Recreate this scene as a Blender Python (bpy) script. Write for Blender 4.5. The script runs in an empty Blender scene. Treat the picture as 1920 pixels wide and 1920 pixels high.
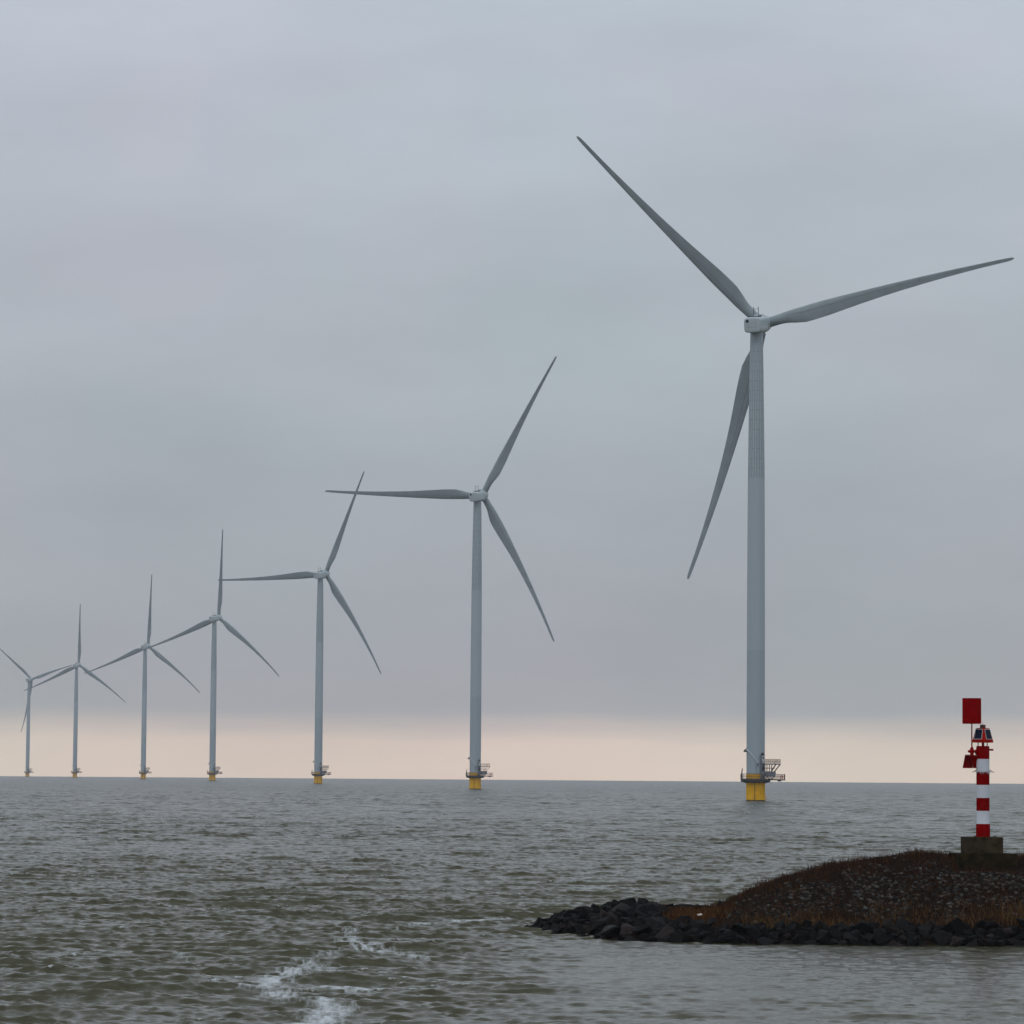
import bpy, bmesh, math, random
import numpy as np
from mathutils import Vector, Matrix, noise

random.seed(7)
rng = np.random.default_rng(11)
R = math.radians
scene = bpy.context.scene
COL = scene.collection

# ------------------------------------------------------------------ camera
CAM_H = 5.19
cam_data = bpy.data.cameras.new("camera")
cam_data.sensor_width = 36.0
cam_data.lens = 6500.0 / 1920.0 * 36.0
cam_data.clip_start = 0.5
cam_data.clip_end = 30000.0
cam = bpy.data.objects.new("camera", cam_data)
COL.objects.link(cam)
pitch, roll = R(4.301), R(0.429)
Fv = Vector((0, math.cos(pitch), math.sin(pitch)))
R0 = Vector((1, 0, 0))
U0 = Vector((0, -math.sin(pitch), math.cos(pitch)))
Rv = math.cos(roll) * R0 + math.sin(roll) * U0
Uv = -math.sin(roll) * R0 + math.cos(roll) * U0
cam.matrix_world = Matrix(((Rv.x, Uv.x, -Fv.x, 0), (Rv.y, Uv.y, -Fv.y, 0), (Rv.z, Uv.z, -Fv.z, CAM_H), (0, 0, 0, 1)))
scene.camera = cam

# ------------------------------------------------------------------ sky, sun, exposure
SUN_EL, SUN_AZ = R(52), R(200)
world = bpy.data.worlds.new("World")
scene.world = world
world.use_nodes = True
nt = world.node_tree
nt.nodes.clear()
N, L = nt.nodes, nt.links
w_out = N.new("ShaderNodeOutputWorld")
tc = N.new("ShaderNodeTexCoord")
sep = N.new("ShaderNodeSeparateXYZ")
L.new(tc.outputs["Generated"], sep.inputs[0])
# soft unevenness of the cloud base edge
mpe = N.new("ShaderNodeMapping"); mpe.inputs["Scale"].default_value = (9, 9, 90)
L.new(tc.outputs["Generated"], mpe.inputs[0])
ne = N.new("ShaderNodeTexNoise"); ne.inputs["Scale"].default_value = 2.0; ne.inputs["Detail"].default_value = 4
L.new(mpe.outputs[0], ne.inputs["Vector"])
me_ = N.new("ShaderNodeMath"); me_.operation = 'MULTIPLY_ADD'
L.new(ne.outputs["Fac"], me_.inputs[0]); me_.inputs[1].default_value = 0.006; me_.inputs[2].default_value = -0.003
ad = N.new("ShaderNodeMath"); ad.operation = 'ADD'
L.new(sep.outputs["Z"], ad.inputs[0]); L.new(me_.outputs[0], ad.inputs[1])
sq = N.new("ShaderNodeMath"); sq.operation = 'MULTIPLY'; sq.inputs[1].default_value = 4.0
L.new(ad.outputs[0], sq.inputs[0])
ramp = N.new("ShaderNodeValToRGB")
ramp.color_ramp.interpolation = 'LINEAR'
SKY = [  # (z = sin(elevation), linear colour) of the overcast deck and the clear strip below it
    (0.000, (1.03, 0.825, 0.650)),
    (0.0085, (0.985, 0.795, 0.640)),
    (0.0130, (0.74, 0.630, 0.550)),
    (0.0180, (0.490, 0.480, 0.480)),
    (0.040, (0.430, 0.442, 0.462)),
    (0.075, (0.420, 0.443, 0.475)),
    (0.130, (0.462, 0.496, 0.538)),
    (0.210, (0.514, 0.563, 0.622)),
    (0.245, (0.545, 0.600, 0.668)),
]
el = ramp.color_ramp.elements
while len(el) < len(SKY):
    el.new(0.5)
for e, (z, c) in zip(el, SKY):
    e.position = z * 4.0
    e.color = (*c, 1)
L.new(sq.outputs[0], ramp.inputs[0])
# faint cloud mottling
mp = N.new("ShaderNodeMapping"); mp.inputs["Scale"].default_value = (5, 5, 16)
L.new(tc.outputs["Generated"], mp.inputs[0])
n1 = N.new("ShaderNodeTexNoise"); n1.inputs["Scale"].default_value = 1.6; n1.inputs["Detail"].default_value = 6; n1.inputs["Roughness"].default_value = 0.55
L.new(mp.outputs[0], n1.inputs["Vector"])
mr = N.new("ShaderNodeMapRange"); mr.inputs[1].default_value = 0.25; mr.inputs[2].default_value = 0.75
mr.inputs[3].default_value = 0.915; mr.inputs[4].default_value = 1.085
L.new(n1.outputs["Fac"], mr.inputs[0])
n2 = N.new("ShaderNodeTexNoise"); n2.inputs["Scale"].default_value = 1.1; n2.inputs["Detail"].default_value = 3
mp2 = N.new("ShaderNodeMapping"); mp2.inputs["Scale"].default_value = (6, 6, 9); mp2.inputs["Location"].default_value = (3, 1, 7)
L.new(tc.outputs["Generated"], mp2.inputs[0]); L.new(mp2.outputs[0], n2.inputs["Vector"])
tint = N.new("ShaderNodeMix"); tint.data_type = 'RGBA'
tint.inputs[6].default_value = (1.03, 0.985, 1.02, 1); tint.inputs[7].default_value = (0.96, 1.01, 1.01, 1)
mr2 = N.new("ShaderNodeMapRange"); mr2.inputs[1].default_value = 0.35; mr2.inputs[2].default_value = 0.65
L.new(n2.outputs["Fac"], mr2.inputs[0]); L.new(mr2.outputs[0], tint.inputs[0])
mul = N.new("ShaderNodeMix"); mul.data_type = 'RGBA'; mul.blend_type = 'MULTIPLY'; mul.inputs[0].default_value = 1
L.new(ramp.outputs[0], mul.inputs[6]); L.new(tint.outputs[2], mul.inputs[7])
vs = N.new("ShaderNodeVectorMath"); vs.operation = 'SCALE'
L.new(mul.outputs[2], vs.inputs[0]); L.new(mr.outputs[0], vs.inputs["Scale"])
bg_cloud = N.new("ShaderNodeBackground"); bg_cloud.inputs[1].default_value = 1.0
L.new(vs.outputs[0], bg_cloud.inputs[0])
# the clear sky above the cloud deck, a small share of which comes through
sky = N.new("ShaderNodeTexSky"); sky.sky_type = 'NISHITA'; sky.sun_disc = False
sky.sun_elevation = SUN_EL; sky.sun_rotation = SUN_AZ
bg_sky = N.new("ShaderNodeBackground"); bg_sky.inputs[1].default_value = 0.05
L.new(sky.outputs[0], bg_sky.inputs[0])
mx = N.new("ShaderNodeMixShader"); mx.inputs[0].default_value = 0.96
L.new(bg_sky.outputs[0], mx.inputs[1]); L.new(bg_cloud.outputs[0], mx.inputs[2])
L.new(mx.outputs[0], w_out.inputs[0])

sun_data = bpy.data.lights.new("sun", 'SUN')
sun_data.energy = 0.5
sun_data.angle = R(50)
sun_data.color = (1.0, 0.97, 0.93)
sun = bpy.data.objects.new("sun", sun_data)
COL.objects.link(sun)
sdir = Vector((math.sin(SUN_AZ) * math.cos(SUN_EL), math.cos(SUN_AZ) * math.cos(SUN_EL), math.sin(SUN_EL)))
sun.rotation_euler = sdir.to_track_quat('Z', 'Y').to_euler()

scene.view_settings.view_transform = 'Standard'
scene.view_settings.look = 'None'
scene.view_settings.exposure = 0.0
scene.view_settings.gamma = 1.0
scene.render.engine = 'CYCLES'
scene.cycles.max_bounces = 6
scene.cycles.use_denoising = True

# ------------------------------------------------------------------ helpers
def tag(o, label=None, cat=None, group=None, kind=None):
    if label: o["label"] = label
    if cat: o["category"] = cat
    if group: o["group"] = group
    if kind: o["kind"] = kind
    return o

def link(name, me, mats, parent=None):
    o = bpy.data.objects.new(name, me)
    COL.objects.link(o)
    for m in (mats if isinstance(mats, (list, tuple)) else [mats]):
        if m and m.name not in [x.name for x in me.materials if x]:
            me.materials.append(m)
    if parent is not None:
        o.parent = parent
    return o

def empty(name, loc=(0, 0, 0)):
    o = bpy.data.objects.new(name, None)
    o.empty_display_size = 0.5
    o.location = loc
    COL.objects.link(o)
    return o

def build(name, bm, mats, parent=None, smooth=None):
    bmesh.ops.recalc_face_normals(bm, faces=bm.faces)
    me = bpy.data.meshes.new(name)
    bm.to_mesh(me); bm.free()
    if smooth is not None:
        me.shade_smooth()
        me.set_sharp_from_angle(angle=R(smooth))
    return link(name, me, mats, parent)

def frame_of(d):
    d = d.normalized()
    a = Vector((0, 0, 1)) if abs(d.z) < 0.95 else Vector((1, 0, 0))
    u = d.cross(a).normalized()
    return u, d.cross(u).normalized()

def tube(bm, pts, r, n=8, caps=True, mat=0):
    pts = [Vector(p) for p in pts]
    rs = r if isinstance(r, (list, tuple)) else [r] * len(pts)
    rings = []
    u = None
    for i, p in enumerate(pts):
        d = (pts[min(i + 1, len(pts) - 1)] - pts[max(i - 1, 0)])
        if u is None:
            u, v = frame_of(d)
        else:
            v = d.normalized().cross(u).normalized(); u = v.cross(d.normalized()).normalized()
        rings.append([bm.verts.new(p + rs[i] * (math.cos(2 * math.pi * k / n) * u + math.sin(2 * math.pi * k / n) * v)) for k in range(n)])
    for a, b in zip(rings, rings[1:]):
        for k in range(n):
            f = bm.faces.new((a[k], a[(k + 1) % n], b[(k + 1) % n], b[k])); f.material_index = mat
    if caps:
        for rg in (rings[0][::-1], rings[-1]):
            f = bm.faces.new(rg); f.material_index = mat

def lathe(bm, prof, n=32, mat=0, axis='Z', caps=True, off=(0, 0, 0)):
    rings = []
    for r, z in prof:
        ring = []
        for k in range(n):
            a = 2 * math.pi * k / n
            c = (r * math.cos(a), r * math.sin(a), z) if axis == 'Z' else (r * math.cos(a), z, r * math.sin(a))
            ring.append(bm.verts.new(Vector(c) + Vector(off)))
        rings.append(ring)
    for a, b in zip(rings, rings[1:]):
        for k in range(n):
            f = bm.faces.new((a[k], a[(k + 1) % n], b[(k + 1) % n], b[k])); f.material_index = mat
    if caps:
        f = bm.faces.new(rings[0][::-1]); f.material_index = mat
        f = bm.faces.new(rings[-1]); f.material_index = mat

def box(bm, lo, hi, bevel=0.0, rot=None, mat=0, seg=2):
    lo, hi = Vector(lo), Vector(hi)
    c, s = (lo + hi) / 2, hi - lo
    r = bmesh.ops.create_cube(bm, size=1.0)
    vs_ = r["verts"]
    for v in vs_:
        v.co = Vector((v.co.x * s.x, v.co.y * s.y, v.co.z * s.z))
        if rot is not None: v.co = rot @ v.co
        v.co += c
    fs = {f for v in vs_ for f in v.link_faces}
    for f in fs: f.material_index = mat
    if bevel:
        es = list({e for v in vs_ for e in v.link_edges})
        bmesh.ops.bevel(bm, geom=es, offset=bevel, segments=seg, affect='EDGES', profile=0.5)

# ------------------------------------------------------------------ materials
def mat_new(name, base, rough=0.6, var=0.0, scale=3.0, spec=0.5, bump=0.0, bscale=20.0, dirt=None, dscale=1.0):
    m = bpy.data.materials.new(name)
    m.use_nodes = True
    t = m.node_tree; n, l = t.nodes, t.links
    b = n["Principled BSDF"]
    b.inputs["Roughness"].default_value = rough
    b.inputs["Specular IOR Level"].default_value = spec
    b.inputs["Base Color"].default_value = (*base, 1)
    tc_ = n.new("ShaderNodeTexCoord")
    if var:
        no = n.new("ShaderNodeTexNoise"); no.inputs["Scale"].default_value = scale; no.inputs["Detail"].default_value = 6
        l.new(tc_.outputs["Object"], no.inputs["Vector"])
        mr_ = n.new("ShaderNodeMapRange"); mr_.inputs[1].default_value = .3; mr_.inputs[2].default_value = .7
        mr_.inputs[3].default_value = 0; mr_.inputs[4].default_value = 1
        l.new(no.outputs["Fac"], mr_.inputs[0])
        mi = n.new("ShaderNodeMix"); mi.data_type = 'RGBA'
        d = dirt or tuple(c * (1 - var) for c in base)
        mi.inputs[6].default_value = (*d, 1); mi.inputs[7].default_value = (*[min(1, c * (1 + var * .5)) for c in base], 1)
        l.new(mr_.outputs[0], mi.inputs[0]); l.new(mi.outputs[2], b.inputs["Base Color"])
    if bump:
        nb = n.new("ShaderNodeTexNoise"); nb.inputs["Scale"].default_value = bscale; nb.inputs["Detail"].default_value = 5
        l.new(tc_.outputs["Object"], nb.inputs["Vector"])
        bu = n.new("ShaderNodeBump"); bu.inputs["Strength"].default_value = bump; bu.inputs["Distance"].default_value = .05
        l.new(nb.outputs["Fac"], bu.inputs["Height"]); l.new(bu.outputs[0], b.inputs["Normal"])
    return m

def attr_mat(name, rough=0.85, spec=0.2, bump=0.0, bscale=30):
    m = mat_new(name, (.5, .5, .5), rough, spec=spec, bump=bump, bscale=bscale)
    n, l = m.node_tree.nodes, m.node_tree.links
    a = n.new("ShaderNodeAttribute"); a.attribute_name = "tint"
    l.new(a.outputs["Color"], n["Principled BSDF"].inputs["Base Color"])
    return m

# tower paint: plate seams on the upper, bolted half; faint section rings below
def tower_material():
    m = mat_new("tower_paint", (.55, .60, .63), .45)
    n, l = m.node_tree.nodes, m.node_tree.links
    b = n["Principled BSDF"]
    t = n.new("ShaderNodeTexCoord"); s = n.new("ShaderNodeSeparateXYZ"); l.new(t.outputs["Object"], s.inputs[0])
    at = n.new("ShaderNodeMath"); at.operation = 'ARCTAN2'; l.new(s.outputs["Y"], at.inputs[0]); l.new(s.outputs["X"], at.inputs[1])
    # rows run along z: u = z, v = angle, so that brick rows become vertical strips
    cx = n.new("ShaderNodeCombineXYZ"); l.new(s.outputs["Z"], cx.inputs[0])
    mv = n.new("ShaderNodeMath"); mv.operation = 'MULTIPLY'; mv.inputs[1].default_value = 1.75
    l.new(at.outputs[0], mv.inputs[0]); l.new(mv.outputs[0], cx.inputs[1])
    br = n.new("ShaderNodeTexBrick")
    br.offset = 0.5; br.inputs["Scale"].default_value = 1.0
    br.inputs["Mortar Size"].default_value = 0.06; br.inputs["Mortar Smooth"].default_value = 0.2
    br.inputs["Brick Width"].default_value = 3.9; br.inputs["Row Height"].default_value = 0.55
    br.inputs["Color1"].default_value = (.40, .47, .51, 1); br.inputs["Color2"].default_value = (.37, .44, .48, 1)
    br.inputs["Mortar"].default_value = (.19, .225, .245, 1)
    l.new(cx.outputs[0], br.inputs["Vector"])
    gt = n.new("ShaderNodeMath"); gt.operation = 'GREATER_THAN'; gt.inputs[1].default_value = 64.5
    l.new(s.outputs["Z"], gt.inputs[0])
    # weather streaks
    mpn = n.new("ShaderNodeMapping"); mpn.inputs["Scale"].default_value = (1.2, 1.2, .05); l.new(t.outputs["Object"], mpn.inputs[0])
    no = n.new("ShaderNodeTexNoise"); no.inputs["Scale"].default_value = 1.5; no.inputs["Detail"].default_value = 5; l.new(mpn.outputs[0], no.inputs["Vector"])
    lo = n.new("ShaderNodeMix"); lo.data_type = 'RGBA'; lo.inputs[6].default_value = (.37, .44, .485, 1); lo.inputs[7].default_value = (.41, .48, .525, 1)
    l.new(no.outputs["Fac"], lo.inputs[0])
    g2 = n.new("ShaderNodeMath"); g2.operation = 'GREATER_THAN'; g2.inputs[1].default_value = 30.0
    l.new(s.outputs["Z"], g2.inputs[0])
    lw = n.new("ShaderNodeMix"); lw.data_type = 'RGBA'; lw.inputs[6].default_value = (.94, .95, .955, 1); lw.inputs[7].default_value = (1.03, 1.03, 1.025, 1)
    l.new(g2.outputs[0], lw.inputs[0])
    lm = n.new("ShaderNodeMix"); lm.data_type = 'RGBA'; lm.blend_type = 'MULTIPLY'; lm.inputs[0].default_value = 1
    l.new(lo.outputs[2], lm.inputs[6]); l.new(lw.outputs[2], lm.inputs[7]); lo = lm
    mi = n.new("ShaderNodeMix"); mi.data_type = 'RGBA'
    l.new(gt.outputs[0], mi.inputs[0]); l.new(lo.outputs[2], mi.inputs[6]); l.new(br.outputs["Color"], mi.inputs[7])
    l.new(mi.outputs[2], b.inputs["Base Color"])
    return m

M_TOWER = tower_material()
M_NAC = mat_new("nacelle_paint", (.50, .58, .60), .45, var=.08, scale=1.2)
M_BLADE = mat_new("blade_paint", (.275, .33, .35), .5, var=.14, scale=.5)
M_SEAM = mat_new("blade_seam", (.10, .115, .12), .6)
M_DARK = mat_new("dark_steel", (.045, .05, .055), .55, var=.3, scale=4)
M_GREYSTEEL = mat_new("grey_steel", (.16, .175, .20), .55, var=.25, scale=3)
M_PALE = mat_new("pale_steel", (.62, .66, .70), .5, var=.1, scale=4)
M_BLACK = mat_new("black_rubber", (.015, .015, .018), .7)
M_YELLOW = mat_new("yellow_paint", (.88, .47, .0005), .6, var=.15, scale=1.0, dirt=(.76, .38, .001), spec=.0)
M_RAIL = mat_new("rail_steel", (.085, .06, .05), .6, var=.3, scale=3)
M_TIDE = mat_new("tide_stain", (.022, .022, .016), .8, var=.4, scale=3)
M_RUSTLINE = mat_new("cable_tube", (.16, .08, .015), .7, var=.4, scale=3)
M_REDBUOY = mat_new("lifebuoy_red", (.45, .03, .02), .5)
M_RED = mat_new("red_paint", (.28, .0004, .0008), .6, var=.22, scale=5, spec=0.0)
M_REDORANGE = mat_new("red_orange_paint", (.38, .010, .003), .5, var=.2, scale=6, spec=.04)
M_PANEL = mat_new("solar_cell", (.006, .010, .030), .45, var=.2, scale=12, spec=.12)
M_WHITE = mat_new("white_paint", (.66, .68, .72), .5, var=.06, scale=6)
M_CONC = mat_new("weathered_concrete", (.052, .036, .020), .9, var=.6, scale=4.5, dirt=(.020, .0145, .0068), spec=.1, bump=.6, bscale=22)
M_SLAB = mat_new("mossy_concrete", (.026, .018, .008), .95, var=.6, scale=3.5, dirt=(.010, .008, .003), bump=.6, bscale=18, spec=.03)
M_LITTER = mat_new("pale_plastic", (.75, .62, .55), .5)

# ------------------------------------------------------------------ water: one curved sheet with a wind sea
SA = 4.54e-4
A2 = SA * SA

def build_water():
    # radial rows get wider spaced with distance, columns are even in azimuth
    ds = [52.0]
    while ds[-1] < 5600:
        d = ds[-1]
        ds.append(d + max(0.13, 0.0014 * d - 0.02, 0.0019 * d - 0.35))
    ds = np.array(ds); ds[-1] = 5600.0
    half = R(12.5); nc = 1000
    az = np.linspace(-half, half, nc)
    D, AZ = np.meshgrid(ds, az, indexing='ij')
    X = (D * np.sin(AZ)).astype(np.float32); Y = (D * np.cos(AZ)).astype(np.float32)
    rowsp = np.gradient(ds)[:, None]
    colsp = (ds * (2 * half / nc))[:, None]
    samp = np.maximum(rowsp, colsp).astype(np.float32)
    x, y = X, Y
    # lee of the breakwater: calmer water in front of it
    def ss(v, a, b):
        t = np.clip((v - a) / (b - a), 0, 1); return t * t * (3 - 2 * t)
    lee = ss(x, -3.0, 3.5) * (1 - ss(y, 106.5, 112.0))
    lee *= np.where(y < 95, 1 - .25 * ss(-y, -95, -70), 1)
    Hh = np.zeros_like(X); dX = np.zeros_like(X); dY = np.zeros_like(X); jac = np.zeros_like(X)
    nw = 210
    lam = np.exp(rng.uniform(math.log(.27), math.log(7.5), nw))
    lam.sort()
    main = R(255)     # direction of travel (from the far right towards the near left)
    for i, la in enumerate(lam):
        th = main + rng.normal(0, .45 if la < .6 else .30)
        k = 2 * math.pi / la
        peak = 2.9
        amp = 0.0052 * la * math.exp(-.5 * max(0, math.log(la / peak)) ** 2 / .16)
        amp *= 1.5 if la < .55 else (1.15 if la < .9 else (.64 if la < 3.2 else .78))
        kx, ky = k * math.cos(th), k * math.sin(th)
        ph = rng.uniform(0, 2 * math.pi)
        fade = np.clip(la / (1.4 * samp) - .25, .45 if la < 1.2 else .95, 1.0)
        ang = kx * x + ky * y + ph
        damp = 1 - lee * (0.86 if la > 1.6 else 0.68)
        a_ = (amp * fade * damp).astype(np.float32)
        c_, s_ = np.cos(ang), np.sin(ang)
        Hh += a_ * c_
        dX -= (a_ * (.85 if la > 1.2 else .3) * math.cos(th)) * s_
        dY -= (a_ * (.85 if la > 1.2 else .3) * math.sin(th)) * s_
        jac += a_ * k * c_
    # groups of higher and lower waves (gusts)
    gust = np.zeros_like(X)
    for la in (38, 61, 90, 150, 240):
        for _ in range(3):
            th = rng.uniform(0, 6.28); k = 6.283 / la
            gust += np.cos(k * (math.cos(th) * x + math.sin(th) * y) + rng.uniform(0, 6.28))
    gust = 1 + .05 * gust / 1.6
    Hh *= gust; dX *= gust; dY *= gust; jac *= gust
    # the wind leans the crests forward
    dX += .9 * math.cos(main) * np.clip(Hh, -.2, .3); dY += .9 * math.sin(main) * np.clip(Hh, -.2, .3)
    # foam: breaking crests
    sd = jac.std(axis=1, keepdims=True) + 1e-6
    patch = np.zeros_like(X)
    for la in (5.5, 8, 13, 21):
        for _ in range(3):
            th = rng.uniform(0, 6.28); k = 6.283 / la
            patch += np.cos(k * (math.cos(th) * x + 1.0 * math.sin(th) * y) + rng.uniform(0, 6.28))
    crest = np.clip((jac / sd - 1.45) / .8, 0, 1) * np.clip((patch - 2.1) / 1.4, 0, 1) * (1 - lee)
    # foam: the drifting streak shed by the tip of the breakwater
    def seg(ax_, ay, bx, by, w, s):
        # distance to a segment with y compressed (drift lines lie along the view)
        sy = .30
        px, py = x - ax_, (y - ay) * sy
        vx, vy = bx - ax_, (by - ay) * sy
        t = np.clip((px * vx + py * vy) / (vx * vx + vy * vy + 1e-9), 0, 1)
        dd = np.hypot(px - t * vx, py - t * vy)
        return s * np.exp(-(dd / w) ** 2)
    st = np.zeros_like(X)
    for a in ((.9, 124.5, -1.75, 121.6, .34, .95), (-1.75, 121.6, -3.3, 118.5, .34, .85), (-3.3, 118.5, -4.0, 112, .3, .5),
              (-5.2, 114.5, -4.7, 106, .55, .75), (-4.9, 106, -3.7, 100.5, .7, .9), (-4.0, 101, -2.3, 97.2, .32, .72),
              (-4.8, 102, -5.7, 94, .5, .62), (-5.4, 94, -4.7, 91, .42, .8), (-5.4, 91.5, -6.1, 84.0, .58, .92),
              (-6.1, 84.5, -4.7, 79.2, .58, .85), (-4.4, 84.0, -3.4, 82.6, .40, .9), (-4.1, 79, -3.8, 74, .48, .88),
              (-3.8, 76, -4.3, 66, .75, .97), (-3.6, 72.5, -2.6, 71.8, .3, .6), (-2.2, 92.5, -1.6, 91.8, .25, .6), (-12, 70, -9.0, 68.5, .9, .55),
              (-8.6, 103, -7.5, 101, .35, .5), (-9.3, 98, -8.9, 96, .3, .55), (-11.5, 96, -11.1, 94.5, .3, .55), (-7.2, 86, -6.5, 85, .5, .5),
              (17.2, 172.5, 23.5, 173.5, .5, .95)):
        st = np.maximum(st, seg(*a))
    foam = np.clip(np.maximum(crest * .9, st), 0, 1).astype(np.float32)
    Hh = Hh * (1 - .25 * st)
    Z = Hh - (A2 * (X.astype(np.float64) ** 2 + Y.astype(np.float64) ** 2)).astype(np.float32)
    Xo, Yo = X + dX, Y + dY
    nr = len(ds)
    co = np.stack([Xo, Yo, Z], -1).reshape(-1, 3)
    idx = np.arange(nr * nc).reshape(nr, nc)
    q = np.stack([idx[:-1, :-1], idx[:-1, 1:], idx[1:, 1:], idx[1:, :-1]], -1).reshape(-1, 4)
    # coarse remainder of the disc: the near water and everything outside this sector
    r2 = np.array([0.5, 15, 30, 45, 52, 60, 80, 120, 200, 350, 600, 1000, 1700, 2800, 4200, 5600.])
    a2 = np.linspace(half, 2 * math.pi - half, 90)
    D2, AZ2 = np.meshgrid(r2, a2, indexing='ij')
    c2 = np.stack([D2 * np.sin(AZ2), D2 * np.cos(AZ2), -A2 * D2 ** 2 - .02], -1).reshape(-1, 3)
    off = nr * nc
    i2 = off + np.arange(len(r2) * 90).reshape(len(r2), 90)
    q2 = np.stack([i2[:-1, :-1], i2[:-1, 1:], i2[1:, 1:], i2[1:, :-1]], -1).reshape(-1, 4)
    r3 = np.array([0.5, 15, 30, 45, 53.]); a3 = np.linspace(-half, half, 12)
    D3, AZ3 = np.meshgrid(r3, a3, indexing='ij')
    c3 = np.stack([D3 * np.sin(AZ3), D3 * np.cos(AZ3), -A2 * D3 ** 2 - .02], -1).reshape(-1, 3)
    off3 = off + len(c2)
    i3 = off3 + np.arange(len(r3) * 12).reshape(len(r3), 12)
    q3 = np.stack([i3[:-1, :-1], i3[:-1, 1:], i3[1:, 1:], i3[1:, :-1]], -1).reshape(-1, 4)
    co = np.concatenate([co, c2, c3]).astype(np.float32)
    q = np.concatenate([q, q2, q3]).astype(np.int32)[:, ::-1]
    me = bpy.data.meshes.new("water")
    me.vertices.add(len(co)); me.vertices.foreach_set("co", co.ravel())
    me.loops.add(q.size); me.loops.foreach_set("vertex_index", q.ravel())
    me.polygons.add(len(q))
    me.polygons.foreach_set("loop_start", np.arange(0, q.size, 4, dtype=np.int32))
    me.update(calc_edges=True)
    at = me.attributes.new("foam", 'FLOAT', 'POINT')
    fo = np.zeros(len(co), np.float32); fo[:off] = foam.ravel()
    at.data.foreach_set("value", fo)
    # how much of the chop is finer than the mesh there: it goes into the roughness
    ac = me.attributes.new("chop", 'FLOAT', 'POINT')
    ch = np.full(len(co), .5, np.float32); ch[:off] = np.clip((np.broadcast_to(samp, X.shape).ravel() - .2) / 1.6, 0, 1)
    ac.data.foreach_set("value", ch)
    me.shade_smooth()
    # material
    m = bpy.data.materials.new("sea_water"); m.use_nodes = True
    n, l = m.node_tree.nodes, m.node_tree.links
    b = n["Principled BSDF"]
    b.inputs["IOR"].default_value = 1.333
    t = n.new("ShaderNodeTexCoord")
    # silt clouds
    nz = n.new("ShaderNodeTexNoise"); nz.inputs["Scale"].default_value = .035; nz.inputs["Detail"].default_value = 4
    l.new(t.outputs["Object"], nz.inputs["Vector"])
    silt = n.new("ShaderNodeMix"); silt.data_type = 'RGBA'
    silt.inputs[6].default_value = (.054, .052, .024, 1); silt.inputs[7].default_value = (.067, .064, .030, 1)
    l.new(nz.outputs["Fac"], silt.inputs[0])
    at_ = n.new("ShaderNodeAttribute"); at_.attribute_name = "foam"
    mpf = n.new("ShaderNodeMapping"); mpf.inputs["Scale"].default_value = (2.0, .8, 1); l.new(t.outputs["Object"], mpf.inputs[0])
    nf = n.new("ShaderNodeTexNoise"); nf.inputs["Scale"].default_value = 2.4; nf.inputs["Detail"].default_value = 9; nf.inputs["Roughness"].default_value = .72
    l.new(mpf.outputs[0], nf.inputs["Vector"])
    nf2 = n.new("ShaderNodeTexNoise"); nf2.inputs["Scale"].default_value = 1.1; nf2.inputs["Detail"].default_value = 3
    l.new(mpf.outputs[0], nf2.inputs["Vector"])
    def mth(op, a=None, b=None, c=None):
        q_ = n.new("ShaderNodeMath"); q_.operation = op
        for k_, v_ in enumerate((a, b, c)):
            if v_ is None: continue
            if isinstance(v_, (int, float)): q_.inputs[k_].default_value = v_
            else: l.new(v_, q_.inputs[k_])
        return q_.outputs[0]
    rid = mth('SUBTRACT', 1.0, mth('MULTIPLY', mth('ABSOLUTE', mth('SUBTRACT', nf2.outputs["Fac"], .5)), 5.0))
    lace = mth('ADD', mth('MULTIPLY', rid, .44), nf.outputs["Fac"])
    tot = mth('MULTIPLY_ADD', at_.outputs["Fac"], .62, lace)
    mrf = n.new("ShaderNodeMapRange"); mrf.inputs[1].default_value = 1.06; mrf.inputs[2].default_value = 1.66
    mrf.interpolation_type = 'SMOOTHSTEP'
    l.new(tot, mrf.inputs[0])
    mi = n.new("ShaderNodeMix"); mi.data_type = 'RGBA'; mi.inputs[7].default_value = (.62, .66, .68, 1)
    l.new(mrf.outputs[0], mi.inputs[0]); l.new(silt.outputs[2], mi.inputs[6]); l.new(mi.outputs[2], b.inputs["Base Color"])
    rr = n.new("ShaderNodeMapRange");  rr.inputs[4].default_value = .75
    ca = n.new("ShaderNodeAttribute"); ca.attribute_name = "chop"
    l.new(mth('MULTIPLY_ADD', ca.outputs["Fac"], .15, .10), rr.inputs[3])
    l.new(mrf.outputs[0], rr.inputs[0]); l.new(rr.outputs[0], b.inputs["Roughness"])
    # wind ripples
    mpb = n.new("ShaderNodeMapping"); mpb.inputs["Rotation"].default_value = (0, 0, R(22)); mpb.inputs["Scale"].default_value = (1.0, 2.0, 1)
    l.new(t.outputs["Object"], mpb.inputs[0])
    nb = n.new("ShaderNodeTexNoise"); nb.inputs["Scale"].default_value = 2.6; nb.inputs["Detail"].default_value = 5; nb.inputs["Roughness"].default_value = .6
    l.new(mpb.outputs[0], nb.inputs["Vector"])
    bu = n.new("ShaderNodeBump"); bu.inputs["Strength"].default_value = .4; bu.inputs["Distance"].default_value = .09
    l.new(nb.outputs["Fac"], bu.inputs["Height"]); l.new(bu.outputs[0], b.inputs["Normal"])
    o = link("water", me, m)
    tag(o, kind="structure")
    return o

build_water()

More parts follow.
